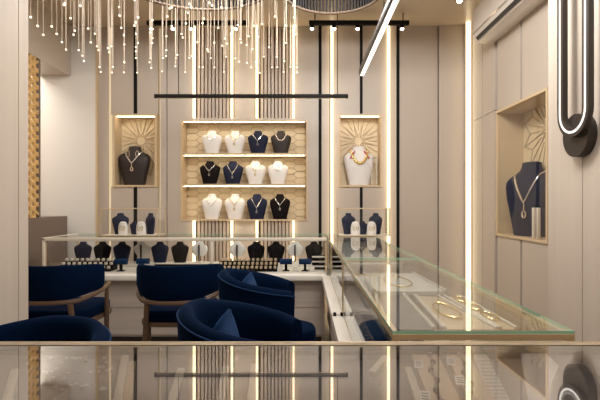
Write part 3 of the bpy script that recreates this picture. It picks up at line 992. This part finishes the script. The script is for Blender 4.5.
# bracelet rolls on T stands
def tstand(x, Yq, label, cl='navyp', wd=.11, hh=.085):
    t_ = thing('bracelet_stand', label, 'bracelet stand', (wx(x, Yq), Yq, cz), 0, 'bracelet stands in the back counter')
    MB().cyl((-wd / 2, 0, hh), (wd / 2, 0, hh), .026, 14).build('roll', M[cl], t_)
    MB().rbox(-.012, .012, -.010, .010, 0, hh - .0245, .003).build('post', M['blackb'], t_)
    MB().rbox(-.03, .03, -.026, .026, 0, .007, .002).build('foot', M['blackb'], t_)
for x, Yq, lab in ((121, 4.06, 'navy bracelet roll on black stand, left of two beside the left ring tray'), (143, 4.10, 'navy bracelet roll on black stand near the leftmost white bust'),
                   (286, 4.07, 'navy bracelet roll on a black stand right of the tan ring tray'), (305, 4.07, 'navy bracelet roll on black stand nearest the counter corner')):
    tstand(x, Yq, lab)
for x, lab in ((280, 'white block left of the right hand bracelet rolls'), (295.5, 'white block between the right hand bracelet rolls'), (312, 'white block right of the right hand bracelet rolls')):
    o = MB().rbox(-.022, .022, -.035, .035, 0, .045, .004).build('display_block', M['slab'])
    o.location = (wx(x, 4.05), 4.05, cz)
    tag(o, lab, 'display block', 'white blocks in the back counter')
# small shelf stand in the counter corner
ss = thing('shelf_stand', 'small dark tiered stand with white shelves at the counter corner', 'stand', (wx(318.5, 4.15), 4.15, cz))
MB().box(-.06, .06, .03, .04, 0, .13).build('back_board', M['blackb'], ss, 0)
for z in (.03, .072, .114):
    MB().box(-.06, .06, -.04, .03, z, z + .008).build('shelf', M['slab'], ss, 0)

# small glass boxes standing on the back counter
def glass_box(xa, xb, Yq, label, seat):
    X0, X1 = wx(xa, Yq), wx(xb, Yq)
    Zt = wz(208.2, Yq)
    d = .26
    zt = TZ + .0045
    t_ = thing('glass_box', label, 'display case', (0, 0, 0))
    q = .007
    f_ = MB()
    for x in (X0, X1 - q):
        for y in (Yq, Yq + d - q): f_.box(x, x + q, y, y + q, zt, Zt)
    for z in (zt, Zt - q):
        f_.box(X0, X1, Yq, Yq + q, z, z + q); f_.box(X0, X1, Yq + d - q, Yq + d, z, z + q)
        f_.box(X0, X0 + q, Yq, Yq + d, z, z + q); f_.box(X1 - q, X1, Yq, Yq + d, z, z + q)
    f_.build('frame', M['gold'], t_, 0)
    g = .002
    for a in ((X0 + q, X1 - q, Yq + .002, Yq + .002 + g), (X0 + .002, X0 + .002 + g, Yq + q, Yq + d - q), (X1 - .004, X1 - .004 + g, Yq + q, Yq + d - q)):
        MB().box(*a, zt + q, Zt - q).build('glass_pane', M['glass'], t_, 0)
    MB().box(X0 + q, X1 - q, Yq + q, Yq + d - q, zt, zt + .006).build('floor_board', M['slab'], t_, 0)
    zf = zt + .0065
    w = X1 - X0
    xc = (X0 + X1) / 2
    sp_ = 'left glass box' if xa < 200 else 'right glass box'
    bust((xc - w * .27, Yq + .16, zf), .20, .155, 'navyb', 'navy bust turned inward at left end of the %s' % sp_, 'busts in the glass boxes', .55)
    bust((xc + w * .27, Yq + .16, zf), .20, .155, 'navyb', 'navy bust turned inward at right end of the %s' % sp_, 'busts in the glass boxes', -.85)
    bust((xc + .005, Yq + .12, zf), .125, .085, 'navyb', 'short navy bust in the middle of the %s' % sp_, 'busts in the glass boxes')
    def stub(x, lab):
        t2 = thing('earring_bust', lab, 'bust', (x, Yq + .07, zf), 0, 'white earring busts in the glass boxes')
        MB().loft([sell(.044, .026, 0), sell(.045, .027, .05), sell(.041, .025, .09), sell(.03, .02, .115), sell(.015, .01, .124)]).build('body', M['whiteb'], t2)
        for sx in (-1, 1):
            MB().tube([(sx * .016 + .009 * math.cos(k_ * PI / 5), -.027, .06 + .02 * math.sin(k_ * PI / 5)) for k_ in range(10)], .0025, 5, closed=True).build('earring', M['goldj'], t2)
    stub(xc - w * .155, 'white earring bust left of centre in the %s' % sp_)
    stub(xc + w * .165, 'white earring bust right of centre in the %s' % sp_)
glass_box(100.5, 157.5, 4.18, 'small gold framed glass box on the back counter below the brown bust', 0)
glass_box(338.5, 390, 4.18, 'small gold framed glass box on the counter below the white bust', 0)

# ------------------------------------------------------------------ contents of the right counter
for q, (x0_, x1_, ya_, yb_, lab) in enumerate(((.25, .36, 1.75, 2.30, 'navy ring pad in the near right counter, beside the glass side'),
                                               (.40, .50, 1.75, 2.35, 'second navy ring pad in the near right counter, behind the first'),)):
    t_ = thing('ring_pad', lab, 'ring pad', (0, 0, 0), 0, 'navy pads in the right counter')
    MB().rbox(x0_, x1_, ya_, yb_, cz, cz + .05, .015).build('cushion', M['navyp'], t_)
    r_ = MB()
    for i in range(12):
        yy = ya_ + .05 + i * (yb_ - ya_ - .1) / 11
        r_.tube([(x0_ + .02 + .011 * math.cos(k_ * PI / 5), yy, cz + .052 + .011 * math.sin(k_ * PI / 5)) for k_ in range(10)], .0035, 5, closed=True)
    r_.build('rings', M['silver'], t_)
t_ = thing('ring_tray', 'black ring tray with silver rings in the far right counter', 'tray', (0, 0, 0))
MB().rbox(.36, .60, 2.62, 3.25, cz, cz + .035, .006).build('board', M['blackb'], t_)
for i in range(8):
    for j in range(4):
        c_ = (.40 + .055 * j, 2.67 + .075 * i)
        MB().rbox(c_[0] - .014, c_[0] + .014, c_[1] - .018, c_[1] + .018, cz + .0355, cz + .052, .004).build('ring_cushion', M['cream'], t_)
t_ = thing('ring_tray', 'white jewellery tray with gold chains in the far right counter', 'tray', (0, 0, 0))
MB().rbox(.26, .60, 3.35, 3.85, cz, cz + .03, .006).build('board', M['whiteb'], t_)
m_ = MB()
for j in range(4): m_.tube([(.30 + .08 * j + .03 * math.cos(a * PI / 8), 3.6 + .17 * math.sin(a * PI / 8), cz + .033) for a in range(16)], .004, 6, closed=True)
m_.build('chains', M['goldj'], t_)
# boards on the glass shelf of the near section
def shelf_board(P, label, m='grey', trimc='cream', z=.8625):
    t_ = thing('necklace_board', label, 'display board', (0, 0, 0), 0, 'necklace boards on the right counter shelf')
    MB().loft([[(a, b, z) for a, b in P], [(a, b, z + .014) for a, b in P]]).build('board', M[m], t_, 0)
    for i in (1, 3):
        p, q_ = P[i], P[(i + 1) % 4]
        MB().tube([(p[0], p[1], z + .017), (q_[0], q_[1], z + .017)], .007, 6).build('edge_bar', M['slab'], t_)
    return t_
shelf_board([(.415, 1.33), (.572, 1.33), (.535, 1.79), (.447, 1.81)], 'grey necklace board with cream edges in near right counter', 'tan')
shelf_board([(.580, 1.33), (.630, 1.33), (.625, 1.79), (.560, 1.79)], 'narrow tan necklace board along the right side of near counter', 'tan')
shelf_board([(.250, 1.33), (.385, 1.33), (.405, 1.83), (.290, 1.83)], 'grey necklace board at the customer side of near right counter', 'grey')
shelf_board([(.300, 1.90), (.60, 1.90), (.58, 2.40), (.32, 2.40)], 'wide white necklace board in the rear of near right counter', 'whiteb')
shelf_board([(.280, 2.75), (.60, 2.75), (.58, 3.40), (.30, 3.40)], 'wide white necklace board in the far right counter', 'whiteb')
shelf_board([(.270, 3.50), (.42, 3.50), (.42, 4.35), (.290, 4.35)], 'pale grey necklace board at the far end of the right counter', 'whiteb')
shelf_board([(.460, 3.50), (.61, 3.50), (.60, 4.35), (.47, 4.35)], 'tan necklace board at the far end of the right counter by the wall', 'tan')
for i, (a, b, ra, rb2) in enumerate(((.605, 1.47, .020, .05), (.602, 1.60, .020, .05), (.598, 1.72, .020, .045), (.49, 1.55, .035, .11), (.44, 2.12, .06, .14))):
    o = MB().tube([(a + ra * math.cos(k_ * PI / 10), b + rb2 * math.sin(k_ * PI / 10), .882) for k_ in range(20)], .004, 6, closed=True).build('gold_chain', M['goldj'])
    tag(o, ['nearest gold chain loop on the narrow tan board', 'middle gold chain loop on the narrow tan board', 'farthest gold chain loop on the narrow tan board',
            'long gold chain loop on the cream edged board', 'wide gold chain loop on the white necklace board'][i], 'gold chain', 'gold chains in the right counter')

# ------------------------------------------------------------------ chairs
def arcpts(R_, a0, a1, n, z=0, c=(0, 0)):
    return [(c[0] + R_ * math.cos(math.radians(a0 + (a1 - a0) * i / n)), c[1] + R_ * math.sin(math.radians(a0 + (a1 - a0) * i / n))) for i in range(n + 1)]
def barrel_chair(loc, rz, label, R_=.275, back=.80, arm=.70):
    """local front is +y"""
    t_ = thing('barrel_chair', label, 'chair', loc, rz, 'navy barrel chairs')
    mb = MB(); rim = []
    n = 44; a0, a1 = 134, 406
    rings = []
    for i in range(n + 1):
        a = a0 + (a1 - a0) * i / n
        ra = math.radians(a)
        k_ = max(0, min(1, (abs(a - 270) - 20) / 122.0))
        zt = back + (arm - back) * k_
        tk = .062
        # cross-section: outer bottom -> outer top rounded -> inner top -> inner bottom
        prof = [(R_ - .05, .16), (R_ - .03, .17), (R_, .40), (R_ + .012, zt - .05), (R_ + .008, zt - .022), (R_ - .006, zt - .006), (R_ - .024, zt), (R_ - .042, zt - .008),
                (R_ - .055, zt - .03), (R_ - .062, zt - .10), (R_ - .075, .36), (R_ - .075, .17)]
        rings.append([(r_ * math.cos(ra), r_ * 1.02 * math.sin(ra), z) for r_, z in prof])
        rim.append(((R_ + .012) * math.cos(ra), (R_ + .012) * 1.02 * math.sin(ra), zt - .03))
    sh = mb.loft(rings).build('backrest', M['navy'], t_, 50)
    MB().tube(rim, .004, 6).build('piping', M['navyp'], sh)
    s_ = MB()
    rs = []
    for z, k_ in ((.22, .90), (.24, .96), (.40, 1.0), (.425, .99), (.44, .95), (.447, .86)):
        rs.append(sell((R_ - .078) * k_, (R_ - .0) * k_ , z, 32, 2.6, .075))
    s_.loft(rs).build('seat', M['navy'], t_)
    for sx in (-1, 1):
        for sy in (-1, 1):
            MB().tube([(sx * .15, sy * .14 + .02, .23), (sx * .19, sy * .18 + .02, 0)], [.018, .011], 10).build('leg', M['wood'], t_)
    return t_
barrel_chair((-.235, 1.94, 0), -PI / 2 - .05, 'navy barrel chair with pillow, nearer of two facing right counter', .283, .818)
barrel_chair((-.268, 2.95, 0), -PI / 2 + .02, 'navy barrel chair with pillow, farther of two facing right counter', .272, .815)
barrel_chair((-1.02, 1.59, 0), PI - .25, 'navy barrel chair at lower left with its back to the wood framed chairs', .295, .785, .72)

def pillow(loc, rot, s_, label):
    n = 12
    v = []; f = []
    for side in (1, -1):
        for i in range(n + 1):
            for j in range(n + 1):
                a, b = -1 + 2 * i / n, -1 + 2 * j / n
                k_ = (1 - a * a) ** .5 * (1 - b * b) ** .5
                pinch = 1 - .07 * (1 - abs(a)) * abs(b) ** 6
                p2 = 1 - .10 * (1 - abs(b) ** 2) * (abs(a) ** 4)
                p1 = 1 - .10 * (1 - abs(a) ** 2) * (abs(b) ** 4)
                wr_ = .012 * math.sin(7 * a + 3 * b) * (1 - a * a) * (1 - b * b)
                v.append((a * s_ / 2 * p2, b * s_ / 2 * p1, side * (s_ * .17 * k_ + wr_ * (side > 0))))
    N = (n + 1) * (n + 1)
    for sd in range(2):
        for i in range(n):
            for j in range(n):
                q = sd * N + i * (n + 1) + j
                f.append((q, q + 1, q + n + 2, q + n + 1))
    o_ = MB().add(v, f).build('pillow', M['navyp'], None, 60)
    o_.location = loc; o_.rotation_euler = rot
    tag(o_, label, 'pillow', 'blue pillows on the barrel chairs')
pillow((-.365, 1.98, .585), (1.22, .52, -PI / 2 + .35), .31, 'blue pillow standing in the nearer barrel chair')
pillow((-.385, 2.98, .600), (1.22, .52, -PI / 2 + .35), .31, 'blue pillow standing in the farther barrel chair')

def framed_chair(loc, rz, label):
    t_ = thing('framed_chair', label, 'chair', loc, rz, 'navy chairs with walnut frames')
    R_, cy = .31, 0.03
    mb = MB(); rings = []
    n = 30
    for i in range(n + 1):
        a = math.radians(187 + (353 - 187) * i / n)
        e = 1.0
        c_, s_ = math.cos(a), math.sin(a)
        k_ = abs(i / n - .5) * 2
        z0_, z1_ = .59 + .075 * max(0, k_ - .35), .825 - .02 * k_ ** 4
        prof = [(R_ - .032, z0_), (R_ - .012, z0_ - .006), (R_ + .008, z0_), (R_ + .022, z0_ + .05), (R_ + .022, z1_ - .03), (R_ + .012, z1_ - .004), (R_ - .006, z1_), (R_ - .022, z1_ - .012), (R_ - .03, z1_ - .05)]
        rings.append([(r_ * .96 * c_, cy + r_ * .98 * s_, z) for r_, z in prof])
    mb.loft(rings).build('backrest', M['navy'], t_, 50)
    pts = []
    for i in range(37):
        a = 168 + (372 - 168) * i / 36
        k_ = max(0, (abs(a - 270) - 45) / 57.0)
        pts.append((R_ * .98 * math.cos(math.radians(a)), cy + R_ * math.sin(math.radians(a)), .575 + .075 * min(1, k_)))
    MB().tube(pts, .016, 8).build('arm_rail', M['wood'], t_)
    for sx in (-1, 1):
        MB().tube([(sx * .287, .08, .645), (sx * .275, .10, .40), (sx * .270, .12, 0)], [.014, .019, .012], 8).build('leg', M['wood'], t_)
        MB().tube([(sx * .175, -.215, .575), (sx * .19, -.20, .40), (sx * .215, -.235, 0)], [.020, .018, .011], 8).build('leg', M['wood'], t_)
    s_ = MB()
    s_.loft([sell(.25 * k_, .255 * k_, z, 28, 4, .06) for z, k_ in ((.425, .97), (.44, 1.0), (.485, 1.0), (.50, .96), (.505, .85))]).build('seat', M['navy'], t_)
    MB().loft([sell(.262 * k_, .265 * k_, z, 28, 4, .06) for z, k_ in ((.392, .98), (.396, 1.0), (.424, 1.0))]).build('seat_frame', M['wood'], t_, 30)
framed_chair((-.90, 3.30, 0), .0, 'navy chair with walnut frame, middle of the three rear chairs')
framed_chair((-1.765, 3.30, 0), -.05, 'navy chair with walnut frame partly hidden by the left pier')

# ------------------------------------------------------------------ light
def spot180(x, y, z, e, r=.25, col=(1, .985, .965), ang=178):
    l = bpy.data.lights.new('fill_spot', 'SPOT')
    l.energy = e; l.spot_size = math.radians(ang); l.spot_blend = .02
    l.shadow_soft_size = r; l.color = col
    o_ = bpy.data.objects.new('fill_spot', l); C.objects.link(o_)
    o_.location = (x, y, z)
    return o_
for x, y, e in ((.7, 1.0, 75), (.3, 2.5, 92), (.8, 2.5, 50), (-1.9, 3.2, 34), (-.9, 3.6, 48), (.1, 3.5, 40)):
    spot180(x, y, 2.98, e)  # unseen spots added to light the walls below a sharp cutoff height
def area(x, y, z, sx, sy, e, col, rot=(0, 0, 0)):
    l = bpy.data.lights.new('side_fill', 'AREA')
    l.shape = 'RECTANGLE'; l.size = sx; l.size_y = sy; l.energy = e; l.color = col
    o_ = bpy.data.objects.new('side_fill', l); C.objects.link(o_)
    o_.location = (x, y, z); o_.rotation_euler = rot
    return o_
area(-3.4, 4.3, 3.1, .8, 1.2, 38, (1, .95, .88))  # unseen area lamp added as fill for the white wall at left
w = bpy.data.worlds.new('World'); S.world = w
w.use_nodes = True
w.node_tree.nodes['Background'].inputs[0].default_value = (1.0, .95, .90, 1)
w.node_tree.nodes['Background'].inputs[1].default_value = 0.55

# ------------------------------------------------------------------ camera
cam = bpy.data.cameras.new('Camera')
cam.sensor_width = 36.0
cam.lens = F / 600.0 * 36.0
cam.shift_x = -(VX - 300) / 600.0
cam.shift_y = (VY - 200) / 600.0
cam.clip_start = .02
co = bpy.data.objects.new('Camera', cam); C.objects.link(co)
co.location = (0, 0, CZ); co.rotation_euler = (PI / 2, 0, 0)
S.camera = co
S.view_settings.view_transform = 'Standard'
S.view_settings.look = 'None'
S.view_settings.gamma = 1
S.view_settings.exposure = 0.0
S.cycles.max_bounces = 10
S.cycles.transparent_max_bounces = 24
S.cycles.sample_clamp_indirect = 6
